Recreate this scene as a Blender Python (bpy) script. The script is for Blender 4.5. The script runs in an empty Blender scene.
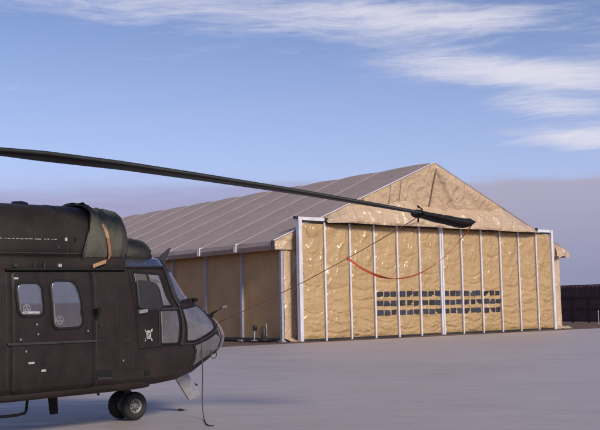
import bpy, bmesh, math, random
from math import sin, cos, pi, radians, atan2, sqrt
from mathutils import Vector, Matrix, noise

random.seed(7)
scene = bpy.context.scene
COL = scene.collection

# ------------------------------------------------------------------ helpers
def link(name, me, mats, parent=None, smooth=False):
    o = bpy.data.objects.new(name, me)
    COL.objects.link(o)
    if not isinstance(mats, (list, tuple)): mats = [mats]
    for m in mats: me.materials.append(m)
    if smooth:
        for p in me.polygons: p.use_smooth = True
    if parent: o.parent = parent
    return o

class MB:
    """collects shapes for ONE mesh object"""
    def __init__(s): s.v = []; s.f = []; s.mi = []
    def add(s, vs, fs, mi=0):
        b = len(s.v); s.v += [tuple(v) for v in vs]
        for f in fs: s.f.append([b + i for i in f]); s.mi.append(mi)
    def box(s, c, size, M=None, mi=0, taper=1.0):
        x, y, z = [k / 2 for k in size]
        vs = [Vector((sx * x * (taper if sz > 0 else 1), sy * y * (taper if sz > 0 else 1), sz * z)) for sz in (-1, 1) for sx, sy in ((-1, -1), (1, -1), (1, 1), (-1, 1))]
        if M: vs = [M @ v for v in vs]
        vs = [v + Vector(c) for v in vs]
        s.add(vs, [(3, 2, 1, 0), (4, 5, 6, 7), (0, 1, 5, 4), (1, 2, 6, 5), (2, 3, 7, 6), (3, 0, 4, 7)], mi)
    def hexa(s, p, mi=0):
        s.add(p, [(3, 2, 1, 0), (4, 5, 6, 7), (0, 1, 5, 4), (1, 2, 6, 5), (2, 3, 7, 6), (3, 0, 4, 7)], mi)
    def tube(s, pts, r, n=8, mi=0, cap=True):
        pts = [Vector(p) for p in pts]
        rr = r if isinstance(r, (list, tuple)) else [r] * len(pts)
        rings = []; up = None
        for i, p in enumerate(pts):
            d = (pts[min(i + 1, len(pts) - 1)] - pts[max(i - 1, 0)]).normalized()
            if up is None:
                up = Vector((0, 0, 1)) if abs(d.z) < .9 else Vector((1, 0, 0))
            a = d.cross(up).normalized(); b = a.cross(d).normalized(); up = b
            rings.append([p + (a * cos(2 * pi * k / n) + b * sin(2 * pi * k / n)) * rr[i] for k in range(n)])
        s.loft(rings, True, cap, mi)
    def loft(s, rings, closed=True, cap=True, mi=0):
        n = len(rings[0]); vs = [v for r in rings for v in r]; fs = []
        for i in range(len(rings) - 1):
            for k in range(n if closed else n - 1):
                k2 = (k + 1) % n
                fs.append((i * n + k, i * n + k2, (i + 1) * n + k2, (i + 1) * n + k))
        if cap and closed:
            fs.append(tuple(range(n - 1, -1, -1))); fs.append(tuple((len(rings) - 1) * n + k for k in range(n)))
        s.add(vs, fs, mi)
    def lathe(s, prof, n=28, M=None, mi=0, cap=True):
        # prof: (radius, along) around local X axis
        rings = [[Vector((a, r * cos(2 * pi * k / n), r * sin(2 * pi * k / n))) for k in range(n)] for r, a in prof]
        if M: rings = [[M @ v for v in r] for r in rings]
        s.loft(rings, True, cap, mi)
    def ribbon(s, pts, wid, th=.004, mi=0):
        """flat strip: pts list, wid vector (half width) per point or one"""
        P = [Vector(p) for p in pts]; rings = []
        for i, p in enumerate(P):
            w = Vector(wid[i] if isinstance(wid, list) else wid)
            d = (P[min(i + 1, len(P) - 1)] - P[max(i - 1, 0)]).normalized()
            nn = d.cross(w).normalized() * th
            rings.append([p - w - nn, p + w - nn, p + w + nn, p - w + nn])
        s.loft(rings, True, True, mi)
    def mesh(s, name):
        me = bpy.data.meshes.new(name); me.from_pydata(s.v, [], s.f)
        for p, m in zip(me.polygons, s.mi): p.material_index = m
        bm = bmesh.new(); bm.from_mesh(me); bmesh.ops.recalc_face_normals(bm, faces=bm.faces); bm.to_mesh(me); bm.free()
        me.update(); return me
    def build(s, name, mats, parent=None, smooth=False):
        return link(name, s.mesh(name), mats, parent, smooth)

def tag(o, label=None, cat=None, group=None, kind=None):
    if label: o['label'] = label
    if cat: o['category'] = cat
    if group: o['group'] = group
    if kind: o['kind'] = kind
    return o
def empty(name, M=None, loc=None):
    o = bpy.data.objects.new(name, None); COL.objects.link(o)
    if M is not None: o.matrix_world = M
    if loc is not None: o.location = loc
    o.empty_display_size = .3
    return o

def lerp(a, b, t): return a + (b - a) * t
def interp(x, xs, ys):
    if x <= xs[0]: return ys[0]
    for i in range(len(xs) - 1):
        if x <= xs[i + 1]: return lerp(ys[i], ys[i + 1], (x - xs[i]) / (xs[i + 1] - xs[i]))
    return ys[-1]
def fbm(x, y, z=0, o=4): return noise.fractal(Vector((x, y, z)), 1.0, 2.0, o)
def ridge(x, y, z=0): return 1 - abs(noise.noise(Vector((x, y, z)))) * 2

# ------------------------------------------------------------------ materials
class NT:
    def __init__(s, nt): s.nt = nt; s.n = nt.nodes; s.l = nt.links
    def node(s, t, **kw):
        n = s.n.new(t)
        for k, v in kw.items(): setattr(n, k, v)
        return n
    def inp(s, sock, v):
        if isinstance(v, bpy.types.NodeSocket): s.l.new(v, sock)
        else: sock.default_value = v
    def math(s, op, a, b=None, c=None, clamp=False):
        n = s.node('ShaderNodeMath', operation=op, use_clamp=clamp)
        s.inp(n.inputs[0], a)
        if b is not None: s.inp(n.inputs[1], b)
        if c is not None: s.inp(n.inputs[2], c)
        return n.outputs[0]
    def mix(s, f, a, b, mode='MIX'):
        n = s.node('ShaderNodeMix', data_type='RGBA', blend_type=mode)
        s.inp(n.inputs[0], f); s.inp(n.inputs[6], a); s.inp(n.inputs[7], b)
        return n.outputs[2]
    def noise(s, vec, scale, detail=4, rough=.55, dist=0, dims='3D'):
        n = s.node('ShaderNodeTexNoise', noise_dimensions=dims)
        if vec is not None: s.l.new(vec, n.inputs['Vector'])
        n.inputs['Scale'].default_value = scale; n.inputs['Detail'].default_value = detail
        n.inputs['Roughness'].default_value = rough; n.inputs['Distortion'].default_value = dist
        return n.outputs['Fac']
    def mapping(s, vec, scale=(1, 1, 1), rot=(0, 0, 0), loc=(0, 0, 0)):
        n = s.node('ShaderNodeMapping'); s.l.new(vec, n.inputs[0])
        n.inputs['Scale'].default_value = scale; n.inputs['Rotation'].default_value = rot; n.inputs['Location'].default_value = loc
        return n.outputs[0]
    def ramp(s, f, lo, hi, a=0., b=1., smooth=True):
        n = s.node('ShaderNodeMapRange', interpolation_type='SMOOTHSTEP' if smooth else 'LINEAR', clamp=True)
        s.inp(n.inputs[0], f)
        for i, v in zip((1, 2, 3, 4), (lo, hi, a, b)): n.inputs[i].default_value = v
        return n.outputs[0]

def skin(m):
    """oil-canned sheet metal: soft dents and long vertical dirt runs"""
    t = NT(m.node_tree); b = m.node_tree.nodes['Principled BSDF']; tc = t.node('ShaderNodeTexCoord'); v = tc.outputs['Object']
    old = b.inputs['Base Color'].links[0].from_socket
    run = t.ramp(t.noise(t.mapping(v, (3.2, 3.2, .35)), 2.4, 6, .7), .52, .78); spot = t.ramp(t.noise(v, 5.5, 7, .75), .60, .72)
    c = t.mix(t.math('MULTIPLY', run, .5), old, (.040, .029, .026, 1)); c = t.mix(t.math('MULTIPLY', spot, .45), c, (.008, .006, .006, 1))
    t.l.new(c, b.inputs['Base Color'])
    bn = t.node('ShaderNodeBump'); bn.inputs['Strength'].default_value = .35; bn.inputs['Distance'].default_value = .02
    t.l.new(t.noise(v, 3.4, 2, .4), bn.inputs['Height']); t.l.new(bn.outputs[0], b.inputs['Normal'])

def mat(name, c1, c2=None, rough=.6, scale=3., bump=0., bscale=20., metal=0., spec=.5, mscale=(1, 1, 1), detail=5, bdist=.02, coat=0., rvar=0.):
    m = bpy.data.materials.new(name); m.use_nodes = True
    t = NT(m.node_tree); b = m.node_tree.nodes['Principled BSDF']
    tc = t.node('ShaderNodeTexCoord'); v = t.mapping(tc.outputs['Object'], mscale)
    c2 = c2 or tuple(k * .8 for k in c1)
    f = t.ramp(t.noise(v, scale, detail, .62), .33, .68)
    b.inputs['Base Color'].default_value = (*c1, 1)
    t.l.new(t.mix(f, (*c1, 1), (*c2, 1)), b.inputs['Base Color'])
    b.inputs['Roughness'].default_value = rough; b.inputs['Metallic'].default_value = metal
    b.inputs['Specular IOR Level'].default_value = spec
    b.inputs['Coat Weight'].default_value = coat
    if rvar:
        t.l.new(t.ramp(t.noise(v, scale * 2.3, 4), .3, .7, rough - rvar, rough + rvar), b.inputs['Roughness'])
    if bump:
        bn = t.node('ShaderNodeBump'); bn.inputs['Strength'].default_value = bump; bn.inputs['Distance'].default_value = bdist
        t.l.new(t.noise(v, bscale, 6, .6), bn.inputs['Height']); t.l.new(bn.outputs[0], b.inputs['Normal'])
    return m

def fabric(name, c1, c2, rough, crinkle, dist, glossvar=.1, stretch=(.55, .55, 2.2)):
    """coated tent cloth: crinkled sheet with fine creases"""
    m = bpy.data.materials.new(name); m.use_nodes = True
    t = NT(m.node_tree); b = m.node_tree.nodes['Principled BSDF']
    tc = t.node('ShaderNodeTexCoord'); v = tc.outputs['Object']
    f = t.ramp(t.noise(v, .9, 5, .6), .35, .68)
    dirt = t.ramp(t.noise(t.mapping(v, (1, 1, .35)), 2.2, 5, .65), .5, .75)
    col = t.mix(f, (*c1, 1), (*c2, 1)); col = t.mix(t.math('MULTIPLY', dirt, .25), col, (c1[0] * .55, c1[1] * .5, c1[2] * .5, 1))
    t.l.new(col, b.inputs['Base Color'])
    t.l.new(t.ramp(t.noise(v, 1.7, 4), .35, .7, rough - glossvar, rough + glossvar), b.inputs['Roughness'])
    b.inputs['Specular IOR Level'].default_value = .6
    wob = t.node('ShaderNodeVectorMath', operation='MULTIPLY_ADD')
    nn = t.node('ShaderNodeTexNoise'); nn.inputs['Scale'].default_value = .8; nn.inputs['Detail'].default_value = 3; t.l.new(v, nn.inputs['Vector']); t.l.new(nn.outputs['Color'], wob.inputs[0])
    wob.inputs[1].default_value = (.9, .3, .9); t.l.new(v, wob.inputs[2])
    def rid(sc, scale, det, rot=(0, 0, 0)):
        q = t.node('ShaderNodeTexNoise', noise_type='RIDGED_MULTIFRACTAL'); q.inputs['Scale'].default_value = scale; q.inputs['Detail'].default_value = det
        q.inputs['Roughness'].default_value = .5; q.inputs['Offset'].default_value = 1.; q.inputs['Gain'].default_value = 1.6
        t.l.new(t.mapping(wob.outputs[0], sc, rot), q.inputs['Vector']); return q.outputs['Fac']
    sz_ = t.node('ShaderNodeSeparateXYZ'); t.l.new(v, sz_.inputs[0])
    hi_ = t.ramp(t.math('ADD', sz_.outputs[2], t.math('MULTIPLY', t.noise(v, .5, 2), 2.0)), 2.6, 4.8)
    lowr = t.math('POWER', rid(stretch, 1.0, 2), 1.6); upr = t.math('POWER', rid((1.3, 1.3, .55), 1.0, 2, (0, .5, 0)), 1.6)
    mixr = t.math('ADD', t.math('MULTIPLY', lowr, t.math('SUBTRACT', 1., hi_)), t.math('MULTIPLY', upr, hi_))
    h = t.math('ADD', t.math('MULTIPLY', mixr, .50), t.math('MULTIPLY', rid((2.6, 2.6, 2.8), 1.0, 2), .26))
    h = t.math('ADD', h, t.math('MULTIPLY', t.noise(v, 3.0, 3, .5, .4), .22))
    bn = t.node('ShaderNodeBump'); bn.inputs['Strength'].default_value = crinkle; bn.inputs['Distance'].default_value = dist
    t.l.new(h, bn.inputs['Height']); t.l.new(bn.outputs[0], b.inputs['Normal'])
    return m

def glass(name, base, refl, rough=.06):
    """dusty grey acrylic pane: dull body with a clear glossy face"""
    m = bpy.data.materials.new(name); m.use_nodes = True
    t = NT(m.node_tree); b = m.node_tree.nodes['Principled BSDF']
    tc = t.node('ShaderNodeTexCoord'); v = tc.outputs['Object']
    f = t.ramp(t.noise(v, 3.2, 5, .6), .35, .7)
    st = t.ramp(t.noise(t.mapping(v, (9, 9, 1.2)), 2.0, 5, .65), .45, .75)
    c = t.mix(f, (*base, 1), tuple(k * .62 for k in base) + (1,)); c = t.mix(t.math('MULTIPLY', st, .35), c, tuple(min(1, k * 1.7) for k in base) + (1,))
    t.l.new(c, b.inputs['Base Color']); b.inputs['Roughness'].default_value = .35
    g = t.node('ShaderNodeBsdfGlossy'); g.inputs['Roughness'].default_value = rough; g.inputs['Color'].default_value = (.95, .88, .88, 1)
    mx = t.node('ShaderNodeMixShader'); mx.inputs[0].default_value = refl
    fr = t.node('ShaderNodeLayerWeight'); fr.inputs[0].default_value = .35
    t.l.new(t.math('ADD', t.math('MULTIPLY', fr.outputs['Fresnel'], .5), refl, clamp=True), mx.inputs[0])
    t.l.new(b.outputs[0], mx.inputs[1]); t.l.new(g.outputs[0], mx.inputs[2])
    t.l.new(mx.outputs[0], m.node_tree.nodes['Material Output'].inputs[0])
    return m

M = {}
M['paint'] = mat('heli_paint', (.0165, .0105, .0105), (.028, .0195, .0185), .52, 1.6, .15, 30, rvar=.1, spec=.22)
M['paint2'] = mat('heli_paint_door', (.0150, .0098, .0098), (.025, .0175, .0165), .5, 2.2, .12, 26, rvar=.08, spec=.22)
M['cowl'] = mat('cowl_paint', (.0170, .0112, .0108), (.027, .0195, .0172), .56, 1.7, .15, 24, rvar=.1, spec=.24)
for k_ in ('paint', 'paint2', 'cowl'): skin(M[k_])
M['black'] = mat('black_rubber', (.010, .010, .010), (.015, .014, .013), .7, 8, .2, 60, spec=.2)
M['tyre'] = mat('tyre_rubber', (.012, .012, .013), (.022, .020, .019), .75, 6, .3, 60)
M['dark'] = mat('dark_metal', (.022, .021, .022), (.034, .032, .031), .45, 9)
M['armour'] = mat('armour_paint', (.017, .015, .017), (.022, .019, .02), .5, 4)
M['silver'] = mat('bare_metal', (.42, .41, .42), (.30, .29, .30), .42, 6, .1, 40, metal=.5)
M['rim'] = mat('rim_paint', (.30, .29, .29), (.16, .155, .155), .5, 9, metal=.3)
def clear_pane(name, tint, dust, lo, hi, refl):
    """scratched acrylic one can see through: tinted clear sheet, a film of dust, a glossy face"""
    m = bpy.data.materials.new(name); m.use_nodes = True
    t = NT(m.node_tree); m.node_tree.nodes.remove(m.node_tree.nodes['Principled BSDF'])
    tc = t.node('ShaderNodeTexCoord'); v = tc.outputs['Object']
    tr = t.node('ShaderNodeBsdfTransparent'); tr.inputs[0].default_value = (*tint, 1)
    df = t.node('ShaderNodeBsdfDiffuse'); df.inputs[0].default_value = (*dust, 1)
    gl = t.node('ShaderNodeBsdfGlossy'); gl.inputs['Roughness'].default_value = .05; gl.inputs['Color'].default_value = (.95, .9, .9, 1)
    st = t.math('ADD', t.math('MULTIPLY', t.noise(t.mapping(v, (3, 3, 1.2)), 1.2, 3, .5), .5), t.math('MULTIPLY', t.noise(v, 2.6, 3, .5), .5))
    m1 = t.node('ShaderNodeMixShader'); t.l.new(t.ramp(st, .36, .66, lo, hi), m1.inputs[0]); t.l.new(tr.outputs[0], m1.inputs[1]); t.l.new(df.outputs[0], m1.inputs[2])
    fr = t.node('ShaderNodeLayerWeight'); fr.inputs[0].default_value = .3
    m2 = t.node('ShaderNodeMixShader'); t.l.new(t.math('ADD', t.math('MULTIPLY', fr.outputs['Fresnel'], .6), refl, clamp=True), m2.inputs[0]); t.l.new(m1.outputs[0], m2.inputs[1]); t.l.new(gl.outputs[0], m2.inputs[2])
    t.l.new(m2.outputs[0], m.node_tree.nodes['Material Output'].inputs[0])
    return m
M['roofglass'] = glass('roof_glass', (.05, .055, .08), .25)
M['glass'] = glass('window_acrylic', (.050, .040, .042), .17)
M['doorglass'] = clear_pane('door_acrylic', (.80, .78, .78), (.36, .33, .32), .28, .48, .16)
M['noseglass'] = clear_pane('nose_acrylic', (.76, .73, .73), (.31, .275, .27), .20, .44, .17)
M['white'] = mat('white_paint', (.72, .70, .74), (.58, .56, .60), .5, 3.5, mscale=(1, 1, .4))
M['stencil'] = mat('stencil_white', (.46, .44, .43), (.30, .29, .28), .6, 30)
M['canvas'] = mat('green_canvas', (.078, .077, .060), (.105, .10, .080), .85, 5, .5, 22, spec=.25)
M['tan'] = mat('tan_webbing', (.42, .25, .13), (.30, .18, .10), .7, 18)
M['blade'] = mat('blade_paint', (.020, .021, .020), (.032, .033, .030), .55, 1.2, mscale=(.3, 3, 3), spec=.35)
M['red'] = mat('red_webbing', (.58, .085, .028), (.40, .055, .022), .7, 3)
M['rope'] = mat('tie_rope', (.28, .12, .065), (.19, .085, .05), .8, 9)
M['cable'] = mat('cable_rubber', (.05, .045, .05), (.035, .03, .035), .6, 9)
M['doorcloth'] = fabric('door_cloth', (.49, .33, .16), (.45, .30, .14), .27, .58, .13, .06, (.55, .55, 1.5))
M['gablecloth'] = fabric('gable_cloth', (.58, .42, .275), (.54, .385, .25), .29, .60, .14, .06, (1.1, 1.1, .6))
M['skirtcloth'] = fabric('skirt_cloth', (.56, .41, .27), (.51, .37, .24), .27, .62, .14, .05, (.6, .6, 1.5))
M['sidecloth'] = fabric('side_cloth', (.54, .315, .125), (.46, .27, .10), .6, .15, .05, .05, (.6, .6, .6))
M['roofcloth'] = fabric('roof_cloth', (.41, .31, .255), (.365, .275, .225), .6, .12, .04, .05, (.5, .5, .5))
M['seam'] = mat('seam_tape', (.50, .42, .37), (.43, .36, .32), .6, 4)
M['post'] = mat('grey_post', (.42, .40, .44), (.33, .315, .35), .5, 4)
M['seamdark'] = mat('seam_thread', (.30, .21, .14), (.24, .17, .11), .7, 4)
M['vinyl'] = glass('dark_vinyl', (.010, .009, .013), .09, .10)
t_ = NT(M['vinyl'].node_tree); b_ = t_.node('ShaderNodeBump'); b_.inputs['Strength'].default_value = .8; b_.inputs['Distance'].default_value = .06
t_.l.new(t_.noise(t_.node('ShaderNodeTexCoord').outputs['Object'], 4.5, 2, .5, .5), b_.inputs['Height'])
for n_ in t_.n:
    if n_.type == 'BSDF_GLOSSY': t_.l.new(b_.outputs[0], n_.inputs['Normal'])
M['steelwall'] = mat('steel_wall', (.13, .068, .068), (.085, .046, .046), .6, 1.5, .3, 20)
M['steelframe'] = mat('steel_frame', (.085, .036, .032), (.05, .025, .022), .6, 2)
M['grey'] = mat('grey_paint', (.25, .25, .26), (.17, .17, .18), .5, 6)

# ------------------------------------------------------------------ camera (solved from the photograph)
F, PITCH, ROLL, EYE = 962.56, .0944, -.0197, 1.70
fw = Vector((0, cos(PITCH), sin(PITCH))); up = Vector((0, -sin(PITCH), cos(PITCH))); rt = Vector((1, 0, 0))
c_, s_ = cos(ROLL), sin(ROLL)
R_ = rt * c_ + up * s_; U_ = up * c_ - rt * s_
cam = bpy.data.cameras.new('camera'); co = bpy.data.objects.new('camera', cam); COL.objects.link(co)
cam.sensor_width = 36; cam.lens = F * 36 / 600; cam.clip_end = 6000; cam.clip_start = .05
co.matrix_world = Matrix(((R_.x, U_.x, -fw.x, 0), (R_.y, U_.y, -fw.y, 0), (R_.z, U_.z, -fw.z, EYE), (0, 0, 0, 1)))
scene.camera = co

# ------------------------------------------------------------------ hangar frame of reference
YH = .6703
U = Vector((cos(YH), sin(YH), 0)); V = Vector((sin(YH), -cos(YH), 0)); C0 = Vector((-.8768, 46.3804, 0))
HM = Matrix(((U.x, V.x, 0, C0.x), (U.y, V.y, 0, C0.y), (0, 0, 1, 0), (0, 0, 0, 1)))   # local (u, v, z)
def hw(u, v, z=0): return HM @ Vector((u, v, z))

# ------------------------------------------------------------------ ground
def ground_mat(name, c1, c2, c3, rough, kind):
    m = bpy.data.materials.new(name); m.use_nodes = True
    t = NT(m.node_tree); b = m.node_tree.nodes['Principled BSDF']
    tc = t.node('ShaderNodeTexCoord'); v = tc.outputs['Object']
    big = t.ramp(t.noise(v, .11, 5, .6, .4), .38, .66)
    mid = t.ramp(t.noise(t.mapping(v, (.25, 1.3, 1), (0, 0, -.2)), .9, 7, .68, .9), .42, .68)
    fine = t.ramp(t.noise(v, 34, 4, .7), .3, .75)
    c = t.mix(big, (*c1, 1), (*c2, 1)); c = t.mix(t.math('MULTIPLY', mid, .7), c, (*c3, 1))
    strk = t.ramp(t.noise(t.mapping(v, (.35, 2.2, 1), (0, 0, -.25)), 1.6, 8, .72, .5), .40, .66)
    c = t.mix(t.math('MULTIPLY', strk, .34), c, tuple(k * .62 for k in c1) + (1,))
    c = t.mix(t.math('MULTIPLY', fine, .3), c, tuple(k * .55 for k in c1) + (1,))
    h = t.noise(v, 22, 6, .7)
    if kind == 'concrete':
        br = t.node('ShaderNodeTexBrick', offset=0., squash=1.)
        t.l.new(t.mapping(v, (1, 1, 1), (0, 0, YH), (1.3, .6, 0)), br.inputs['Vector'])
        for k, val in (('Scale', 1.), ('Mortar Size', .012), ('Mortar Smooth', .3), ('Brick Width', 5.), ('Row Height', 5.), ('Bias', 0.)): br.inputs[k].default_value = val
        br.inputs['Color1'].default_value = (.97, .97, .97, 1); br.inputs['Color2'].default_value = (1.02, 1.02, 1.02, 1); br.inputs['Mortar'].default_value = (.80, .78, .78, 1)
        c = t.mix(1., c, br.outputs['Color'], 'MULTIPLY')
        stain = t.ramp(t.noise(t.mapping(v, (.55, 1., 1)), .5, 7, .72, 1.2), .56, .70)
        c = t.mix(t.math('MULTIPLY', stain, .55), c, (c3[0] * .75, c3[1] * .68, c3[2] * .6, 1))
        t.l.new(t.ramp(mid, 0, 1, rough + .08, rough - .1), b.inputs['Roughness'])
    else:
        b.inputs['Roughness'].default_value = rough
    t.l.new(c, b.inputs['Base Color'])
    bn = t.node('ShaderNodeBump'); bn.inputs['Strength'].default_value = .6; bn.inputs['Distance'].default_value = .012 if kind == 'concrete' else .06
    t.l.new(h, bn.inputs['Height']); t.l.new(bn.outputs[0], b.inputs['Normal'])
    return m
M['apron'] = ground_mat('apron_concrete', (.485, .425, .425), (.44, .385, .385), (.43, .36, .325), .48, 'concrete')
M['dirt'] = ground_mat('dirt', (.15, .085, .055), (.19, .12, .085), (.09, .05, .035), .9, 'dirt')

g = MB(); g.add([(-1500, -600, -.03), (1500, -600, -.03), (1500, 2500, -.03), (-1500, 2500, -.03)], [(0, 1, 2, 3)])
tag(g.build('ground', M['dirt']), kind='structure')
g = MB()
EV = 1.75                                                     # apron edge runs along the tent front
a, b = hw(-400, EV), hw(400, EV); d = V * 900
p = [a, a + d, b + d, b]; g.hexa([q - Vector((0, 0, .12)) for q in p] + p)
tag(g.build('apron', M['apron']), kind='structure')
# low uneven dirt lip between apron and tent
g = MB(); NU, NV = 160, 10; vs = []
for i in range(NU + 1):
    for j in range(NV + 1):
        u = -45 + 110 * i / NU; v = EV - .02 - 9 * j / NV if u > 22 else EV - .02 - 2.2 * j / NV
        e = min(j, 2) / 2
        vs.append(hw(u, v, -.02 + e * (.035 + .035 * fbm(u * .6, v * .8))))
g.add(vs, [(i * (NV + 1) + j, (i + 1) * (NV + 1) + j, (i + 1) * (NV + 1) + j + 1, i * (NV + 1) + j + 1) for i in range(NU) for j in range(NV)])
tag(g.build('dirt_strip', M['dirt'], smooth=True), kind='structure')

# ------------------------------------------------------------------ TENT HANGAR
tent = empty('tent_hangar', HM)
tag(tent, 'large tan fabric tent hangar with pitched roof and wide white-framed door', 'hangar')
W, PU, PKZ, EZ, EO, GP, EF, B, SF = 21.51, 9.2, 9.19, 4.82, .67, 1.46, .137, 3.384, .51
D0, D1, DH, DP = .42, 20.06, 5.99, .65
NB = 12; VB = -NB * B + SF
def roofz(u): return EZ + (PKZ - EZ) * ((u + EO) / (PU + EO) if u <= PU else (W + EO - u) / (W + EO - PU))
# roof cloth, one sheet per slope, bulging slightly between the arches
for side, (ua, ub, k) in {'left': (-EO, PU, 1), 'right': (W + EO, PU, -1)}.items():
    g = MB(); vs = []; NI = 26; cols = []
    for bay in range(NB):
        for q in range(8):
            cols.append((bay, q / 8))
    cols.append((NB - 1, 1.0))
    for bay, tq in cols:
        for i in range(NI + 1):
            s = i / NI; u = lerp(ua, ub, s)
            v0 = lerp(EF, GP, s) if bay == 0 else -bay * B + SF
            v = lerp(v0, -(bay + 1) * B + SF, tq)
            bul = .06 * sin(pi * tq) ** .8 * (.35 + .65 * s) * (1 if i > 0 else .2)
            z = lerp(EZ, PKZ, s) + bul + .012 * fbm(u * .8, v * .8)
            vs.append((u, v, z))
    n = NI + 1
    g.add(vs, [(i * n + j, (i + 1) * n + j, (i + 1) * n + j + 1, i * n + j + 1) for i in range(len(cols) - 1) for j in range(NI)])
    g.build('roof_cloth', M['roofcloth'], tent, True)
    for bay in range(1, NB + 1):                              # pale tape over every arch
        g = MB(); v = -bay * B + SF; pts = []
        for i in range(NI + 1):
            s = i / NI; pts.append((lerp(ua, ub, s), v, lerp(EZ, PKZ, s) + .02))
        g.ribbon(pts, (0, .034, 0), .010); g.build('roof_seam', M['seam'], tent)
    g = MB(); k_ = .038 if k > 0 else .012; g.ribbon([(lerp(ua, ub, i / 12), lerp(EF, GP, i / 12) + .02, lerp(EZ, PKZ, i / 12) + .03) for i in range(13)], (0, k_, 0), k_ / 2)
    g.build('gable_trim', M['white'] if k > 0 else M['gablecloth'], tent)
    # eave valance with brackets and end cap
    g = MB(); rings = []
    for bay in range(NB):
        for q in range(4):
            v = lerp(EF if bay == 0 else -bay * B + SF, -(bay + 1) * B + SF, q / 4)
            w = .03 * sin(pi * q / 4)
            x = ua - k * .02
            rings.append([(x, v, EZ - .0), (x - k * (.05 + w), v, EZ - .2), (x + k * .02, v, EZ - .42), (x + k * .10, v, EZ - .40), (x + k * .08, v, EZ - .02)])
    g.loft(rings, True, True); val = g.build('eave_valance', M['roofcloth'], tent, False)
    for bay in range(1, NB):
        g = MB(); v = -bay * B + SF
        g.box((ua - k * .10, v, EZ - .19), (.06, .10, .40)); g.box((ua - k * .13, v - .10, EZ - .22), (.04, .05, .30)); g.box((ua - k * .04, v, EZ + .02), (.2, .10, .05))
        g.build('eave_bracket', M['white'], tent)
    if k < 0: continue
    g = MB(); g.box((ua - k * .02, EF + .03, EZ - .2), (.16, .05, .46)); g.box((ua - k * .05, EF + .07, EZ - .12), (.05, .05, .05)); g.box((ua + k * .02, EF + .07, EZ - .33), (.05, .05, .05))
    g.build('eave_end_cap', M['dark'], tent)

# side and rear walls
def cloth_grid(fn, nu, nv):
    g = MB(); vs = [fn(i / nu, j / nv) for i in range(nu + 1) for j in range(nv + 1)]
    n = nv + 1
    g.add(vs, [(i * n + j, (i + 1) * n + j, (i + 1) * n + j + 1, i * n + j + 1) for i in range(nu) for j in range(nv)])
    return g
for k in range(NB):
    def fn(s, t, k=k):
        v = -(k + s) * B; z = .02 + 5.08 * t
        sag = .05 * sin(pi * s) * sin(pi * t)
        return (.0 + sag + .02 * fbm(v * 1.1, z * .7, 3), v, z)
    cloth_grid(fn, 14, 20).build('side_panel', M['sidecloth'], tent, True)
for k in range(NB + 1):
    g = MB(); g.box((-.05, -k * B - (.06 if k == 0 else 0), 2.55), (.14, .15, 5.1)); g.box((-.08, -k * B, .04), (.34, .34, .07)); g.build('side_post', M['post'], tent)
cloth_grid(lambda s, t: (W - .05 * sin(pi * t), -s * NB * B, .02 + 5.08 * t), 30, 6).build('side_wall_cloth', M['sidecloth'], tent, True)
def rear(s, t):
    u = s * W; return (u, VB + .1, lerp(.02, roofz(u) - .03, t))
cloth_grid(rear, 30, 6).build('rear_wall_cloth', M['sidecloth'], tent, True)
g = MB(); g.box((-.10, -NB * B / 2, .10), (.10, NB * B - .3, .16)); g.build('base_shade_strip', M['dark'], tent)  # dark strip painting the shadow gap along the side wall's base
# front returns beside the door
def retl(s, t):
    u = lerp(.03, 1.2, s); z = lerp(.12, 4.9, t)
    return (u, .02 + .03 * sin(u * 9) + .015 * fbm(u * 3, z), z)
cloth_grid(retl, 20, 24).build('front_return', M['gablecloth'], tent, True)
def retr(s, t):
    u = lerp(19.0, W + .02, s); z = lerp(.12, 4.9, t)
    return (u, .02 + .03 * sin(u * 8) + .015 * fbm(u * 3, z), z)
cloth_grid(retr, 24, 24).build('front_return', M['gablecloth'], tent, True)
for ua_, ub_ in ((.0, 1.1), (19.6, W + .35)):                 # loose cloth tail lying on the ground
    def tail(s, t, ua_=ua_, ub_=ub_):
        u = lerp(ua_, ub_, s); return (u, .05 + .55 * t + .05 * fbm(u * 4, t * 3), .16 - .13 * t + .07 * max(0, fbm(u * 3, t * 2, 4)))
    cloth_grid(tail, 20, 6).build('ground_flap', M['gablecloth'], tent, True)

# gable
def gab(s, t):
    u = lerp(-EO + .02, W + EO - .02, s); zt = roofz(u) - .01; zb = 4.43
    z = lerp(zb, zt, t); fr = max(0, (z - EZ) / (PKZ - EZ)); v = EF + (GP - EF) * fr - .02
    e = min(1, (zt - z) / .35) * (1 if t > 0 else 1)
    w = .022 * sin(u * 3.2 + 1.2 * fbm(u * .5, z * .3)) if u < PU else 0
    right = min(1, max(.12, (u - PU) / .8)) * (.45 + .9 * max(0, 1 - (zt - z) / 1.2))
    w += right * (.075 * ridge(u * .8 + z * .75, z * 1.1 - u * .35, 2) + .03 * ridge(u * 1.7, z * 2.1 + u * .8, 6)) + .02 * fbm(u * 1.2, z * 1.2, 9)
    # crease fanning down from the peak on the right
    if u > PU:
        dcr = (u - PU) - (PKZ - z) * .95; w += .14 * math.exp(-(dcr / .22) ** 2)
        w += .10 * math.exp(-((u - PU - .28) / .10) ** 2)
    w *= min(1, max(0, (z - 6.85) / .6)) if D0 + PW_ < u < D1 - PW_ else 1
    return (u, v + w * e, z)
PW_ = (D1 - D0) / 12
cloth_grid(gab, 300, 50).build('gable_cloth', M['gablecloth'], tent, True)
g = MB(); g.ribbon([(PU + .16, lerp(EF, GP, (z - EZ) / (PKZ - EZ)) + .075, z) for z in (8.9, 8.2, 7.5, 6.9)], (.035, 0, 0), .01); g.build('gable_seam', M['seamdark'], tent)
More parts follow.
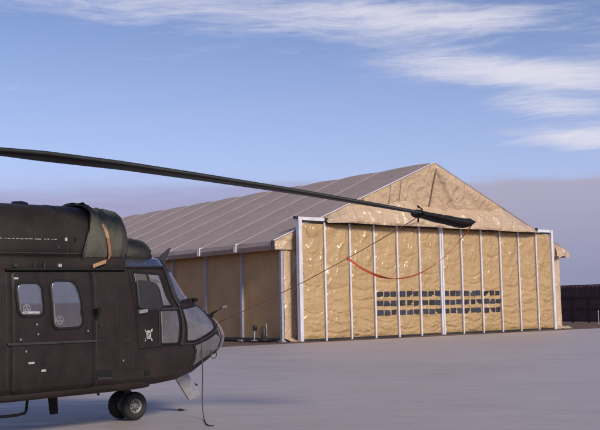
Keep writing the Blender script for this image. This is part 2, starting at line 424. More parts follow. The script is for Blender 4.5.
for us, za, zb_ in ((PU - 2.2, 8.15, 7.0), (PU - 2.9, 7.85, 6.95), (PU - 4.6, 7.1, 6.6)):
    g = MB(); g.ribbon([(us + .02 * q, lerp(EF, GP, (z - EZ) / (PKZ - EZ)) + .018, z) for q, z in enumerate([lerp(za, zb_, k / 5) for k in range(6)])], (.012, 0, 0), .008); g.build('gable_seam', M['seamdark'], tent)
def flap(s, t):
    u = lerp(W - .6, W + .72, s); z = lerp(roofz(min(u, W + EO)) - .04, 4.32 + .16 * abs(sin(u * 4)), t)
    return (u, .22 + .10 * t + .05 * ridge(u * 2, z * 2.5, 4), z)
cloth_grid(flap, 30, 14).build('eave_flap', M['skirtcloth'], tent, True)

# door: white frame, cloth bays, battens, windows, drape above
door = empty('sliding_door'); door.parent = tent
PW = (D1 - D0) / 12
for (u, wd) in ((D0 + .10, .20), (D1 - .10, .20)):
    g = MB(); g.box((u, DP, DH / 2), (wd, .22, DH)); g.build('frame_post', M['white'], door)
for ua_, ub_ in ((D0 + .22, D0 + PW + .15), (D1 - PW + .1, D1 - .22)):
    g = MB(); g.box(((ua_ + ub_) / 2, DP, DH - .08), (ub_ - ua_, .20, .16)); g.build('frame_head', M['white'], door)
g = MB(); g.box(((D0 + D1) / 2, DP - .05, DH - .20), (D1 - D0 - .46, .14, .07)); g.build('head_rail', M['dark'], door)
g = MB(); g.box(((D0 + D1) / 2, DP - .02, .07), (D1 - D0 - .46, .10, .10)); g.build('sill_rail', M['dark'], door)
g = MB(); g.box((D0 - .10, DP + .02, DH - .05), (.18, .16, .14)); g.build('pulley_box', M['dark'], door)
for k in range(12):
    ua_, ub_ = D0 + k * PW + (.18 if k == 0 else 0), D0 + (k + 1) * PW - (.18 if k == 11 else 0)
    ph = random.uniform(0, 40); tucks = [random.uniform(.5, 1.2), random.uniform(2.4, 3.0), random.uniform(1.5, 2.2), random.uniform(3.2, 4.6)]
    def pan(s, t, ua_=ua_, ub_=ub_, ph=ph, k=k, tucks=tucks):
        u = lerp(ua_, ub_, s); z = lerp(.10, DH - .30, t)
        e = min(1, s / .12, (1 - s) / .12, t / .03, (1 - t) / .03)
        c = abs(s - .5) * 2
        vv = .05 * (1 - c * c)                                 # billow
        low = max(0., 1 - z / 3.6); hi = min(1, max(0, (z - 2.6) / 1.5)); sgn = 1 if (u * .7 + ph) % 2 > .9 else -1
        zz = z + .22 * (1 - c * c)                             # creases sag in the middle of the bay
        vv += (.010 + .014 * low) * ridge(u * .55 + ph, zz * 2.7 + ph, 1.3) + (.010 + .010 * low) * ridge(u * 1.1 + ph, zz * 5.6, 7)
        vv += .045 * hi * ridge((u * .9 + sgn * z * .75) * 1.5 + ph, (z - sgn * u) * .35, 5) + .014 * fbm(u * 2.4 + ph, z * 2.4, 3)
        for q, zs in enumerate(tucks):                         # a few sharp tucks across the bay
            dz = zz - zs + .05 * sin(ph + zs * 3 + u * 2); vv -= .045 * math.exp(-(dz / .05) ** 2)
        if k in (0, 11) and z > DH - 1.0: vv += .10 * (1 - c) * sin((z - DH + 1.0) * 3.0)
        return (u, DP - .005 + vv * e, z)
    cl = cloth_grid(pan, 26, 110).build('door_cloth', M['doorcloth'], door, True)
    if 3 <= k <= 8:
        for zr in (2.235, 1.76, 1.285):
            for j in range(3):
                uc = D0 + (k + .5) * PW + (j - 1) * .475 + random.uniform(-.02, .02)
                g = MB(); dz = random.uniform(-.015, .015); w_, h_ = random.uniform(.185, .21), random.uniform(.125, .145)
                pv = max(pan((uc + a_ - ua_) / (ub_ - ua_), (zr + b_ - .10) / (DH - .40))[1] for a_ in (-.15, 0, .15) for b_ in (-.1, 0, .1))
                tl = random.uniform(-.03, .03)
                g.box((uc, pv + .0, zr + dz), (w_ * 2, .02, h_ * 2), Matrix.Rotation(tl, 3, 'Y') @ Matrix.Rotation(random.uniform(-.16, .10), 3, 'X') @ Matrix.Rotation(random.uniform(-.12, .12), 3, 'Z'))
                g.build('window', M['vinyl'], door)
for k in range(1, 12):
    u = D0 + k * PW
    if k == 6:
        g = MB(); g.box((u, DP + .05, (DH - .2) / 2), (.27, .18, DH - .2)); g.box((u, DP + .147, (DH - .2) / 2), (.03, .016, DH - .3), mi=1); g.build('centre_post', [M['white'], M['post']], door)
    else:
        g = MB(); g.box((u, DP + .065, (DH - .22) / 2), (.095, .07, DH - .22)); g.build('batten', M['white'], door)
def skirt(s, t):
    u = lerp(D0 + PW + .02, D1 - PW * .92, s); zt = min(7.0 + .55 * fbm(u * .22, 1.7), roofz(u) - .03); zb = DH - .25 - .015 * sin(u * 1.3)
    if zt < zb + .02: zt = zb + .02
    z = lerp(zb, zt, t); fr = max(0, (z - EZ) / (PKZ - EZ))
    va = lerp(DP + .50 * min(1, (zt - zb) / .6) + .10, EF + (GP - EF) * (zt - EZ) / (PKZ - EZ) + .012, t)
    amp = min(1, (zt - zb) / .6)
    bul = .07 * sin(pi * t) ** .8
    w = .06 * ridge(u * .7 + z * .9, z * 1.9 - u * .3, 3) + .04 * ridge(u * 1.5 - z, z * 2.8 + u * .4, 8) + .03 * fbm(u * 2.5, z * 2.5)
    e = min(1, t / .1, (1 - t) / .35)
    zz = z - .018 * amp * abs(sin(u * .85)) * sin(pi * t)
    return (u, va + (bul + w * e) * amp, zz)
cloth_grid(skirt, 240, 26).build('door_drape', M['skirtcloth'], tent, True)
g = MB(); g.box((D0 + PW + .05, DP + .16, DH - .1), (.12, .1, .2)); g.build('drape_clip', M['dark'], door)
g = MB(); g.box((D1 - PW, DP + .16, DH - .05), (.12, .1, .25)); g.build('drape_clip', M['dark'], door)

# ------------------------------------------------------------------ steel wall right of the tent
root = empty('steel_wall', Matrix.Translation(Vector((20.3, 77.0, 0))) @ Matrix.Rotation(atan2(V.y, V.x) - .12, 4, 'Z'))
tag(root, 'dark red-brown steel panel wall standing beyond the right corner of the tan tent', 'wall')
HT = 2.9; PB = 1.62
for k in range(14):
    g = MB(); ns = 8
    rings = []
    for q in range(ns * 2 + 1):
        x = k * PB + .05 + (PB - .1) * q / (ns * 2); y = .03 if (q // 2) % 2 else -.03
        rings.append([(x, y, .12), (x, y + .02, .12), (x, y + .02, HT - .08), (x, y, HT - .08)])
    g.loft(rings, True, True); g.build('panel', M['steelwall'], root)
for k in range(15):
    g = MB(); g.box((k * PB, -.02, HT / 2), (.10, .16, HT)); g.build('post', M['steelframe'], root)
for z in (.12, 1.05, 1.95, HT - .03):
    g = MB(); g.box((7 * PB, -.075, z), (14 * PB, .05, .09)); g.build('rail', M['steelframe'], root)
g = MB(); g.tube([(0, 0, 0), (0, 0, .82), (.01, 0, .88)], .026, 8); g.box((0, 0, .02), (.2, .2, .04)); g.box((.01, 0, .92), (.07, .04, .09))
o = g.build('marker_post', M['post']); o.location = (21.3, 69.6, .0)
tag(o, 'thin grey post in front of the dark steel wall at the far right', 'post')

# small things by the shaded side wall
root = empty('wheeled_extinguisher', Matrix.Translation(hw(-.75, -.62, .05)))
tag(root, 'grey wheeled fire extinguisher standing nearest the lit corner of the tent side wall', 'extinguisher')
g = MB(); Mz = Matrix.Rotation(-pi / 2, 3, 'Y')
g.lathe([(.02, .14), (.12, .16), (.13, .22), (.13, .62), (.10, .72), (.04, .78), (.04, .84)], 16, Mz); g.build('bottle', M['dark'], root, True); root.scale = (.85, .85, .85)
g = MB(); g.tube([(.16, .12, .12), (.18, .12, .7), (.14, .1, 1.0), (.14, -.1, 1.0), (.18, -.12, .7), (.16, -.12, .12)], .018, 8); g.build('handle', M['post'], root)
for s in (-1, 1):
    g = MB(); g.lathe([(.03, -.03), (.14, -.03), (.16, -.01), (.16, .01), (.14, .03), (.03, .03)], 16, Matrix.Translation((.08, s * .2, .16)) @ Matrix.Rotation(pi / 2, 4, 'Z')); g.build('wheel', M['tyre'], root)
g = MB(); g.tube([(-.02, .0, .82), (-.2, .06, .75), (-.22, .08, .4), (-.1, .14, .2)], .016, 6); g.build('hose', M['black'], root)
root = empty('hose_reel_stand', Matrix.Translation(hw(-.5, -1.75, .05)))
tag(root, 'small dark stand leaning by the shaded side wall, left of the grey extinguisher', 'stand')
g = MB(); g.tube([(0, 0, 0), (.03, 0, .75)], .03, 8); g.box((0, 0, .02), (.3, .3, .04)); g.build('pole', M['post'], root)
g = MB(); g.lathe([(.03, -.05), (.15, -.05), (.15, -.035), (.08, -.03), (.08, .03), (.15, .035), (.15, .05), (.03, .05)], 16, Matrix.Translation((.03, 0, .62)) @ Matrix.Rotation(.5, 4, 'Z')); g.build('reel', M['dark'], root)

# ------------------------------------------------------------------ HELICOPTER
YAW, PIT = radians(44.6), radians(.7)
Hd = Vector((cos(YAW) * cos(PIT), sin(YAW) * cos(PIT), sin(PIT))); Sd = Vector((sin(YAW), -cos(YAW), 0)); Zd = Sd.cross(Hd)
if Zd.z < 0: Zd = -Zd
G0 = Vector((-2.73883, 15.16769, 0))
AM = Matrix(((Hd.x, Sd.x, Zd.x, G0.x), (Hd.y, Sd.y, Zd.y, G0.y), (Hd.z, Sd.z, Zd.z, G0.z), (0, 0, 0, 1)))   # local: x ahead, y starboard, z up
heli = empty('helicopter', AM)
tag(heli, 'dark brown military helicopter with drooping main rotor parked nose towards the tent', 'helicopter')
def w_(x, y, z): return AM @ Vector((x, y, z))

TAB = [(.58, .72, .464), (.62, .88, .791), (.70, .94, 1.105), (.87, .95, 1.48), (1.05, .95, 1.804), (1.2, .95, 1.868), (1.32, .95, 1.825), (1.46, .95, 1.708), (1.55, .95, 1.567), (1.67, .95, 1.382), (1.75, .95, 1.226), (1.82, .95, 1.077), (1.88, .945, .963), (2.11, .93, .751), (2.27, .90, .614), (2.32, .87, .58), (2.45, .68, .58), (2.50, .45, .572), (2.53, .2, .545)]
TZ = [r[0] for r in TAB]; TB = [r[1] for r in TAB]; TA = [r[2] for r in TAB]
NE, X0 = 2.3, -.1
def surf(t, z):
    """hull surface: t<0 metres aft of X0 on the flat flank; 0..2 round the starboard nose to the tip, 2..4 back along port"""
    Bz, Az = interp(z, TZ, TB), interp(z, TZ, TA)
    if t <= 0: return Vector((X0 + t, Bz, z))
    if t >= 4: return Vector((X0 - (t - 4), -Bz, z))
    th = t / 2 * pi / 2; c, s = cos(th), sin(th)
    return Vector((X0 + Az * abs(s) ** (2 / NE), Bz * math.copysign(abs(c) ** (2 / NE), c), z))
def nrm(t, z):
    e = .01; a = surf(t + e, z) - surf(t - e, z); b = surf(t, min(z + e, 2.52)) - surf(t, max(z - e, .585))
    n = b.cross(a)
    n.normalize()
    c = surf(t, z); 
    if n.dot(Vector((c.x - X0 if t > 0 else 0, c.y, 0))) < 0: n = -n
    return n
def off(t, z, d): return surf(t, z) + nrm(t, z) * d
def rounded(poly, r=.06, n=5):
    out = []; L = len(poly)
    for i in range(L):
        p, a, b = Vector(poly[i]), Vector(poly[i - 1]), Vector(poly[(i + 1) % L])
        da, db = (a - p), (b - p); k = min(r, da.length * .45, db.length * .45)
        q0, q1 = p + da.normalized() * k, p + db.normalized() * k
        for j in range(n + 1):
            s = j / n; out.append(tuple(q0 * (1 - s) ** 2 + p * 2 * s * (1 - s) + q1 * s * s))
    return out
def grow(poly, d):
    cx = sum(p[0] for p in poly) / len(poly); cy = sum(p[1] for p in poly) / len(poly); out = []
    L = len(poly)
    area = sum(poly[i][0] * poly[(i + 1) % L][1] - poly[(i + 1) % L][0] * poly[i][1] for i in range(L))
    sg = 1 if area > 0 else -1
    for i in range(L):
        a, p, b = Vector(poly[i - 1]), Vector(poly[i]), Vector(poly[(i + 1) % L])
        n1 = Vector(((p - a).y, -(p - a).x)).normalized() * sg; n2 = Vector(((b - p).y, -(b - p).x)).normalized() * sg
        m = (n1 + n2); m = m / max(.4, m.length ** 2 / 2) if m.length > 1e-6 else n1
        out.append(tuple(p + m * d))
    return out
def patch(poly, d, th=.006, rows=18, cols=12, port=False, mb=None, mi=0, holes=()):
    """curved plate lying d proud of the hull, cut to a convex polygon in (t, z)"""
    zl, zh = min(p[1] for p in poly), max(p[1] for p in poly); L = len(poly)
    lv = sorted(set([round(p[1], 5) for p in poly] + [zl + (zh - zl) * i / rows for i in range(rows + 1)]))
    grid = []
    for z in lv:
        xs = []
        for i in range(L):
            a, b = poly[i], poly[(i + 1) % L]
            if abs(a[1] - b[1]) < 1e-7:
                if abs(a[1] - z) < 1e-4: xs += [a[0], b[0]]
                continue
            s = (z - a[1]) / (b[1] - a[1])
            if -1e-4 <= s <= 1.0001: xs.append(a[0] + (b[0] - a[0]) * s)
        if not xs: continue
        x0, x1 = min(xs), max(xs)
        if x1 - x0 < 2e-3: x0, x1 = x0 - .002, x1 + .002
        grid.append([(lerp(x0, x1, j / cols), z) for j in range(cols + 1)])
    m = mb or MB(); nr, nc = len(grid), cols + 1
    fl = (lambda p: Vector((p.x, -p.y, p.z))) if port else (lambda p: p)
    top = [fl(off(t, z, d)) for r in grid for t, z in r]; bot = [fl(off(t, z, d - th)) for r in grid for t, z in r]
    fs = [(i * nc + j, i * nc + j + 1, (i + 1) * nc + j + 1, (i + 1) * nc + j) for i in range(nr - 1) for j in range(nc - 1) if not any(inside((grid[i][j][0] + grid[i + 1][j + 1][0]) / 2, (grid[i][j][1] + grid[i + 1][j][1]) / 2, h_) for h_ in holes)]
    N = len(top)
    edge = [(0 * nc + j) for j in range(nc)] + [i * nc + nc - 1 for i in range(1, nr)] + [(nr - 1) * nc + j for j in range(nc - 2, -1, -1)] + [i * nc for i in range(nr - 2, 0, -1)]
    fe = [(edge[i], edge[(i + 1) % len(edge)], N + edge[(i + 1) % len(edge)], N + edge[i]) for i in range(len(edge))]
    m.add(top + bot, fs + fe, mi)
    return m
def strip(pts, w, d, mb, port=False):
    """narrow raised strip along a (t, z) polyline"""
    P = []; 
    for i in range(len(pts) - 1):
        k = max(2, int(math.hypot(pts[i + 1][0] - pts[i][0], pts[i + 1][1] - pts[i][1]) / .06))
        P += [(lerp(pts[i][0], pts[i + 1][0], j / k), lerp(pts[i][1], pts[i + 1][1], j / k)) for j in range(k)]
    P.append(pts[-1]); rings = []
    for i, (t, z) in enumerate(P):
        p = surf(t, z); n = nrm(t, z); a, b = P[max(0, i - 1)], P[min(len(P) - 1, i + 1)]
        dd = (surf(*b) - surf(*a)).normalized(); s = dd.cross(n).normalized() * w / 2
        r = [p - s + n * d, p + s + n * d, p + s - n * .01, p - s - n * .01]
        rings.append([Vector((q.x, -q.y, q.z)) for q in r] if port else r)
    mb.loft(rings, True, True)

def inside(t, z, poly):
    c = False; L = len(poly)
    for i in range(L):
        (x1, y1), (x2, y2) = poly[i], poly[i - 1]
        if (y1 > z) != (y2 > z) and t < (x2 - x1) * (z - y1) / (y2 - y1) + x1: c = not c
    return c
SCREEN = [(.46, 1.80), (1.9, 1.86), (1.9, 2.30), (.46, 2.26)]
NOSEW = rounded([(.32, 1.195), (.45, 1.195), (.93, 1.365), (1.0, 1.585), (.96, 1.73), (.40, 1.685)], .03, 3)
CHIN = rounded([(.64, .80), (.84, .915), (1.02, .98), (1.08, 1.17), (.92, 1.28), (.45, 1.12)], .03, 3)
DGLASS = rounded([(-.355, 1.725), (.225, 1.735), (.075, 2.215), (-.415, 2.25)], .02, 2)
LOWW = rounded([(.02, 1.178), (.20, 1.175), (.29, 1.675), (.02, 1.68)], .02, 2)
ROOFW = [(-.46, 2.345), (.40, 2.345), (.55, 2.49), (-.46, 2.49)]
CONE = [(1.10, .97), (2.90, .97), (2.90, 1.64), (1.10, 1.64)]
HOLES = [SCREEN, NOSEW, CHIN, DGLASS, LOWW, ROOFW, CONE]
def holed(t, z): return any(inside(t, z, p) or inside(4 - t, z, p) for p in HOLES)
side_t = [-5.4 + 4.7 * i / 14 for i in range(14)] + [-.7 + .7 * i / 28 for i in range(28)]
ts = side_t + [4 * i / 150 for i in range(151)] + [4 - q for q in reversed(side_t)]
zs = []
for i in range(len(TZ) - 1):
    k = max(1, int((TZ[i + 1] - TZ[i]) / .018)); zs += [lerp(TZ[i], TZ[i + 1], j / k) for j in range(k)]
zs.append(TZ[-1])
g = MB(); nt = len(ts); fs = []
for a in range(len(zs) - 1):
    for b in range(nt - 1):
        if not holed((ts[b] + ts[b + 1]) / 2, (zs[a] + zs[a + 1]) / 2): fs.append((a * nt + b, a * nt + b + 1, (a + 1) * nt + b + 1, (a + 1) * nt + b))
    fs.append((a * nt + nt - 1, a * nt, (a + 1) * nt, (a + 1) * nt + nt - 1))
fs.append(tuple(range(nt - 1, -1, -1))); fs.append(tuple((len(zs) - 1) * nt + q for q in range(nt)))
g.add([surf(t, z) for z in zs for t in ts], fs)
body = g.build('fuselage', M['paint'], heli, True)
# cockpit interior seen through the glazing
g = MB(); g.hexa([(-.62, -.84, .72), (-.58, -.84, .72), (-.58, .84, .72), (-.62, .84, .72), (-.62, -.84, 2.25), (-.58, -.84, 2.25), (-.58, .84, 2.25), (-.62, .84, 2.25)]); g.build('bulkhead', M['dark'], heli)
g = MB(); g.hexa([(-.57, -.86, .86), (.95, -.5, .86), (.95, .5, .86), (-.57, .86, .86), (-.57, -.86, .90), (.95, -.5, .90), (.95, .5, .90), (-.57, .86, .90)]); g.build('cockpit_floor', M['dark'], heli)
for sy in (-1, 1):
    st_ = empty('pilot_seat'); st_.parent = heli
    g = MB(); g.loft([[Vector((-.12 - (z - 1.25) * .25 + .05 * sin(2 * pi * k / 20), sy * .42 + w * cos(2 * pi * k / 20), z)) for k in range(20)] for z, w in ((1.2, .20), (1.3, .23), (1.75, .22), (1.86, .17), (1.90, .12), (2.02, .12), (2.05, .08))]); g.build('seat_back', M['armour'], st_, True)
    g = MB(); g.loft([[Vector((x, sy * .42 + w * math.copysign(abs(cos(a)) ** .5, cos(a)), 1.24 + .06 * math.copysign(abs(sin(a)) ** .5, sin(a)))) for a in [2 * pi * k / 20 for k in range(20)]] for x, w in ((-.14, .2), (-.08, .23), (.28, .22), (.34, .19))]); g.build('seat_cushion', M['canvas'], st_, True)
    g = MB(); g.hexa([(-.12, sy * .42 - .15, .9), (.25, sy * .42 - .15, .9), (.25, sy * .42 + .15, .9), (-.12, sy * .42 + .15, .9), (-.10, sy * .42 - .13, 1.18), (.22, sy * .42 - .13, 1.18), (.22, sy * .42 + .13, 1.18), (-.10, sy * .42 + .13, 1.18)]); g.build('seat_base', M['dark'], st_)
    g = MB(); g.tube([(.55, sy * .42, .9), (.5, sy * .42, 1.2), (.42, sy * .42, 1.42), (.45, sy * .42, 1.5)], [.02, .018, .018, .026], 8); g.build('cyclic_stick', M['black'], heli, True)
g = MB(); g.hexa([(.78, -.55, 1.12), (1.0, -.5, 1.10), (1.0, .5, 1.10), (.78, .55, 1.12), (.70, -.58, 1.62), (.92, -.5, 1.66), (.92, .5, 1.66), (.70, .58, 1.62)]); g.hexa([(.60, -.56, 1.63), (.95, -.5, 1.67), (.95, .5, 1.67), (.60, .56, 1.63), (.60, -.52, 1.66), (.95, -.46, 1.70), (.95, .46, 1.70), (.60, .52, 1.66)]); ip = g.build('instrument_panel', M['black'], heli)
for yy in (-.42, -.22, 0, .22, .42):
    for zz in (1.28, 1.47):
        g = MB(); Mi = Matrix.Translation((.78 - (zz - 1.12) * .16 - .004, yy, zz)) @ Matrix.Rotation(-.16, 4, 'Y'); g.lathe([(.03, -.006), (.062, -.006), (.068, 0), (.068, .012), (.03, .012)], 20, Mi); g.build('dial', M['grey'], ip)
g = MB(); g.hexa([(-.1, -.14, .9), (.72, -.14, .9), (.72, .14, .9), (-.1, .14, .9), (-.1, -.13, 1.12), (.76, -.13, 1.2), (.76, .13, 1.2), (-.1, .13, 1.12)]); g.build('centre_console', M['dark'], heli)

# cabin door and windows
for port in (False, True):
    dp = rounded([(-2.36, .66), (-1.10, .66), (-1.10, 2.25), (-2.36, 2.25)], .06)
    cd = patch(dp, .016, .02, 30, 20, port).build('cabin_door', M['paint2'], heli, True)
    for wp in ([(-2.245, 1.685), (-1.905, 1.675), (-1.935, 2.09), (-2.285, 2.09)], [(-1.735, 1.495), (-1.30, 1.50), (-1.335, 1.90), (-1.42, 2.11), (-1.775, 2.115)]):
        rp = rounded(wp, .085)
        sl = patch(grow(rp, .032), .030, .02, 24, 14, port).build('window', M['black'], cd, True)
        patch(rp, .036, .01, 24, 14, port).build('pane', M['glass'], cd, True)
    g = MB(); strip([(-2.42, 1.305), (-1.08, 1.285)], .03, .034, g, port); g.build('door_rail', M['dark'], cd)
    g = MB(); strip([(-2.42, 2.275), (-.55, 2.275)], .035, .05, g, port); g.build('upper_rail', M['black'], heli)
    for sp, sw in (([(-2.42, .60), (-2.42, 2.27)], .012), ([(-1.05, .62), (-1.06, 2.27)], .014), ([(-1.03, 1.285), (-.44, 1.27)], .008), ([(-2.44, .98), (-2.88, .985)], .012), ([(-2.9, .6), (-2.9, 2.2)], .01), ([(-.44, .66), (-.44, 1.12)], .010), ([(-.42, .80), (-.25, .80)], .008), ([(-.78, .62), (-.78, .72)], .008), ([(-.72, 1.30), (-.72, 2.26)], .006), ([(-1.04, 1.86), (-.74, 1.86)], .006), ([(-.42, 1.0), (.30, 1.02)], .006), ([(.10, .72), (.14, 1.10)], .006)):
        g = MB(); strip(sp, sw, .005, g, port); g.build('panel_seam', M['dark'], heli)
    # cockpit door
    dpoly = [(-.34, 1.135), (.215, 1.155), (.325, 1.735), (.30, 2.29), (-.47, 2.29), (-.375, 1.62)]
    ck = patch(grow(dpoly, .014), .010, .015, 90, 60, port, holes=(DGLASS, LOWW)).build('cockpit_door', M['black'], heli, True)
    patch(dpoly, .016, .012, 90, 60, port, holes=(DGLASS, LOWW)).build('door_skin', M['paint2'], ck, True)
    gp_ = DGLASS
    g = MB(); strip(DGLASS + DGLASS[:2], .036, .027, g, port); g.build('window_seal', M['black'], ck, True)
    g = MB(); strip(LOWW + LOWW[:2], .026, .027, g, port); g.build('window_seal', M['black'], ck, True)
    patch(gp_, .024, .008, 20, 14, port).build('pane', M['doorglass'], ck, True)
    g = MB(); strip([(-.175, 2.245), (-.06, 1.74)], .035, .034, g, port); g.build('window_bar', M['paint2'], ck)
    ar = rounded([(-.365, 1.72), (.06, 1.70), (.035, 1.965), (-.015, 2.07), (-.14, 2.112), (-.385, 2.125)], .05)
    patch(ar, .052, .022, 20, 12, port).build('armour_panel', M['armour'], ck, True)
    patch(LOWW, .022, .01, 18, 10, port).build('lower_window', M['noseglass'], ck, True)
    g = MB(); strip([(.008, 1.16), (.008, 1.70)], .018, .028, g, port); strip([(-.36, 1.70), (.31, 1.70)], .03, .032, g, port); g.build('door_bar', M['dark'], ck)
    g = MB(); strip([(-.35, 1.665), (-.20, 1.685)], .05, .05, g, port); g.build('handle', M['grey'], ck)
    # pillars, windscreen, nose panes
    g = MB(); strip([(.35, 2.32), (.37, 1.73)], .05, .03, g, port); strip([(.36, 1.72), (.245, 1.15)], .045, .022, g, port); strip([(-.5, 2.315), (.36, 2.318)], .03, .03, g, port); g.build('door_pillar', M['dark'], heli)
    strip_m = MB(); strip([(.40, 1.715), (.95, 1.775), (1.9, 1.80)], .05, .02, strip_m, port); strip_m.build('screen_sill', M['paint'], heli)
    g = MB(); strip(SCREEN + SCREEN[:2], .04, .016, g, port); g.build('screen_frame', M['dark'], heli, True)
    patch(SCREEN, .010, .01, 16, 20, port).build('windscreen', M['noseglass'], heli, True)
    g = MB(); strip(NOSEW + NOSEW[:2], .022, .016, g, port); strip(CHIN + CHIN[:2], .014, .016, g, port); g.build('nose_frame', M['paint'], heli, True)
    patch(NOSEW, .012, .01, 22, 16, port).build('nose_window', M['noseglass'], heli, True)
    patch(CHIN, .012, .01, 20, 14, port).build('chin_window', M['noseglass'], heli, True)
    g = MB(); strip([(.26, 1.155), (.43, 1.155), (.93, 1.325), (1.12, 1.42)], .02, .02, g, port); strip([(.43, 1.14), (.62, .79)], .015, .016, g, port); strip([(1.02, 1.38), (1.04, 1.72)], .02, .016, g, port); g.build('nose_seam', M['dark'], heli)
g = MB(); strip(CONE + CONE[:2], .03, .012, g); g.build('nose_frame', M['paint'], heli, True)
patch([(1.06, .93), (2.94, .93), (2.96, 1.68), (1.04, 1.68)], .006, .01, 16, 40).build('nose_cone', M['noseglass'], heli, True)
# stencils and marks on the starboard flank
g = MB()
for zz in (1.30,):
    pass
for i, (a, b) in enumerate(((-.24, 1.24), (-.10, 1.24), (-.10, 1.40), (-.24, 1.40))):      # flared corners of the crest
    pass
cr = [(-.235, 1.245), (-.20, 1.26), (-.17, 1.235), (-.14, 1.26), (-.105, 1.245)]
patch(rounded([(-.205, 1.265), (-.135, 1.265), (-.125, 1.37), (-.17, 1.405), (-.215, 1.37)], .03, 4), .021, .006, 14, 8, False, g)
for sx in (-1, 1):
    for sz in (-1, 1):
        cxx, czz = -.17 + sx * .052, 1.325 + sz * .062
        patch([(cxx - .014, czz - .02), (cxx + .014, czz - .012), (cxx + sx * .02, czz + sz * .028), (cxx - .006, czz + .02)], .0205, .006, 6, 4, False, g)
em = g.build('crest_emblem', M['stencil'], heli)
g = MB(); strip([(-.195, 1.30), (-.145, 1.355)], .012, .026, g); strip([(-.19, 1.352), (-.15, 1.352)], .01, .026, g); strip([(-.185, 1.29), (-.15, 1.29)], .008, .026, g); g.build('emblem_detail', M['dark'], em)
for cx_, cz_, d_ in ((-2.15, 1.765, .042), (-1.655, 1.595, .042)):
    g = MB(); n = 18; r = .052
    for k in range(n):
        a, b = 2 * pi * k / n, 2 * pi * (k + 1) / n
        strip([(cx_ + r * cos(a), cz_ + r * sin(a)), (cx_ + r * cos(b), cz_ + r * sin(b))], .012, d_, g)
    for k in range(3):
        a = pi / 2 + 2 * pi * k / 3; strip([(cx_ + .012 * cos(a), cz_ + .012 * sin(a)), (cx_ + .036 * cos(a), cz_ + .036 * sin(a))], .026, d_, g)
    g.build('window_sticker', M['grey'], heli)
g = MB(); patch([(-2.22, 1.70), (-1.96, 1.695), (-1.96, 1.725), (-2.2, 1.732)], .040, .004, 3, 8, False, g); g.build('window_pale_strip', M['stencil'], heli)  # pale strip laid along the lower edge of the rear cabin pane
g = MB(); patch([(-2.31, 2.155), (-2.245, 2.155), (-2.245, 2.18), (-2.31, 2.18)], .022, .006, 3, 4, False, g); g.build('door_placard', M['stencil'], heli)
g = MB(); patch([(-2.12, 1.03), (-2.03, 1.03), (-2.03, 1.055), (-2.12, 1.055)], .022, .006, 3, 4, False, g); g.build('door_placard', M['stencil'], heli)
g = MB(); patch(rounded([(-1.94, .92), (-1.85, .92), (-1.85, 1.05), (-1.94, 1.05)], .045), .020, .006, 10, 8, False, g); g.build('handle_recess', M['black'], heli)  # flat black patch painting the shade inside the handle hole
g = MB(); patch([(-1.93, .915), (-1.86, .915), (-1.86, .945), (-1.93, .945)], .026, .006, 3, 4, False, g); g.build('handle_tag', M['stencil'], heli)
for t_, z_ in ((-2.23, 1.36), (-1.97, 1.42), (-2.15, 1.20), (-1.2, 1.43), (-1.99, 1.55), (-1.0, 1.5), (-.62, .98)):
    g = MB(); patch(rounded([(t_ - .012, z_ - .015), (t_ + .012, z_ - .015), (t_ + .012, z_ + .015), (t_ - .012, z_ + .015)], .01, 2), .024, .01, 3, 3, False, g); g.build('fastener', M['grey'] if t_ != -1.0 else M['dark'], heli)
g = MB(); patch([(-1.06, .74), (-.80, .73), (-.80, .86), (-1.06, .87)], .006, .008, 6, 6, False, g); st_ = g.build('foot_step', M['black'], heli)
g = MB(); strip([(-1.05, .755), (-.81, .745)], .03, .018, g); g.build('step_tread', M['dark'], heli)
g = MB(); patch([(-.245, .735), (-.145, .735), (-.145, .81), (-.245, .81)], .006, .008, 5, 5, False, g); g.build('vent', M['black'], heli)
g = MB(); p0 = off(-1.06, 1.70, .0); g.box(p0 + Vector((0, .05, 0)), (.075, .08, .07)); g.box(p0 + Vector((-.01, .10, -.01)), (.045, .03, .12)); g.build('door_stop', M['black'], heli)

# belly pan, tail, sponsons (outside the picture to the left but part of the aircraft)
def sect(x, w, zb, zt, n=4, k=36):
    out = []
    zc, hh = (zb + zt) / 2, (zt - zb) / 2
    for i in range(k):
        a = 2 * pi * i / k; c, s = cos(a), sin(a)
        out.append(Vector((x, w * math.copysign(abs(c) ** (2 / n), c), zc + hh * math.copysign(abs(s) ** (2 / n), s))))
    return out
g = MB(); g.loft([sect(-5.4, .88, .52, .75, 5), sect(-.40, .90, .52, .75, 5), sect(-.20, .88, .53, .75, 5), sect(-.18, .85, .56, .74, 5)]); g.build('belly_pan', M['paint'], heli, True)
g = MB(); g.loft([sect(-5.39, .93, .55, 2.45, 4), sect(-6.5, .8, .95, 2.4, 3), sect(-7.6, .5, 1.4, 2.35, 2.4), sect(-9.5, .32, 1.65, 2.3, 2), sect(-12.2, .2, 1.85, 2.25, 2)]); g.build('tail_boom', M['paint'], heli, True)
g = MB(); g.hexa([(-12.3, -.07, 1.9), (-11.5, -.07, 1.9), (-11.5, .07, 1.9), (-12.3, .07, 1.9), (-13.1, -.05, 3.5), (-12.5, -.05, 3.5), (-12.5, .05, 3.5), (-13.1, .05, 3.5)]); g.build('tail_fin', M['paint'], heli)
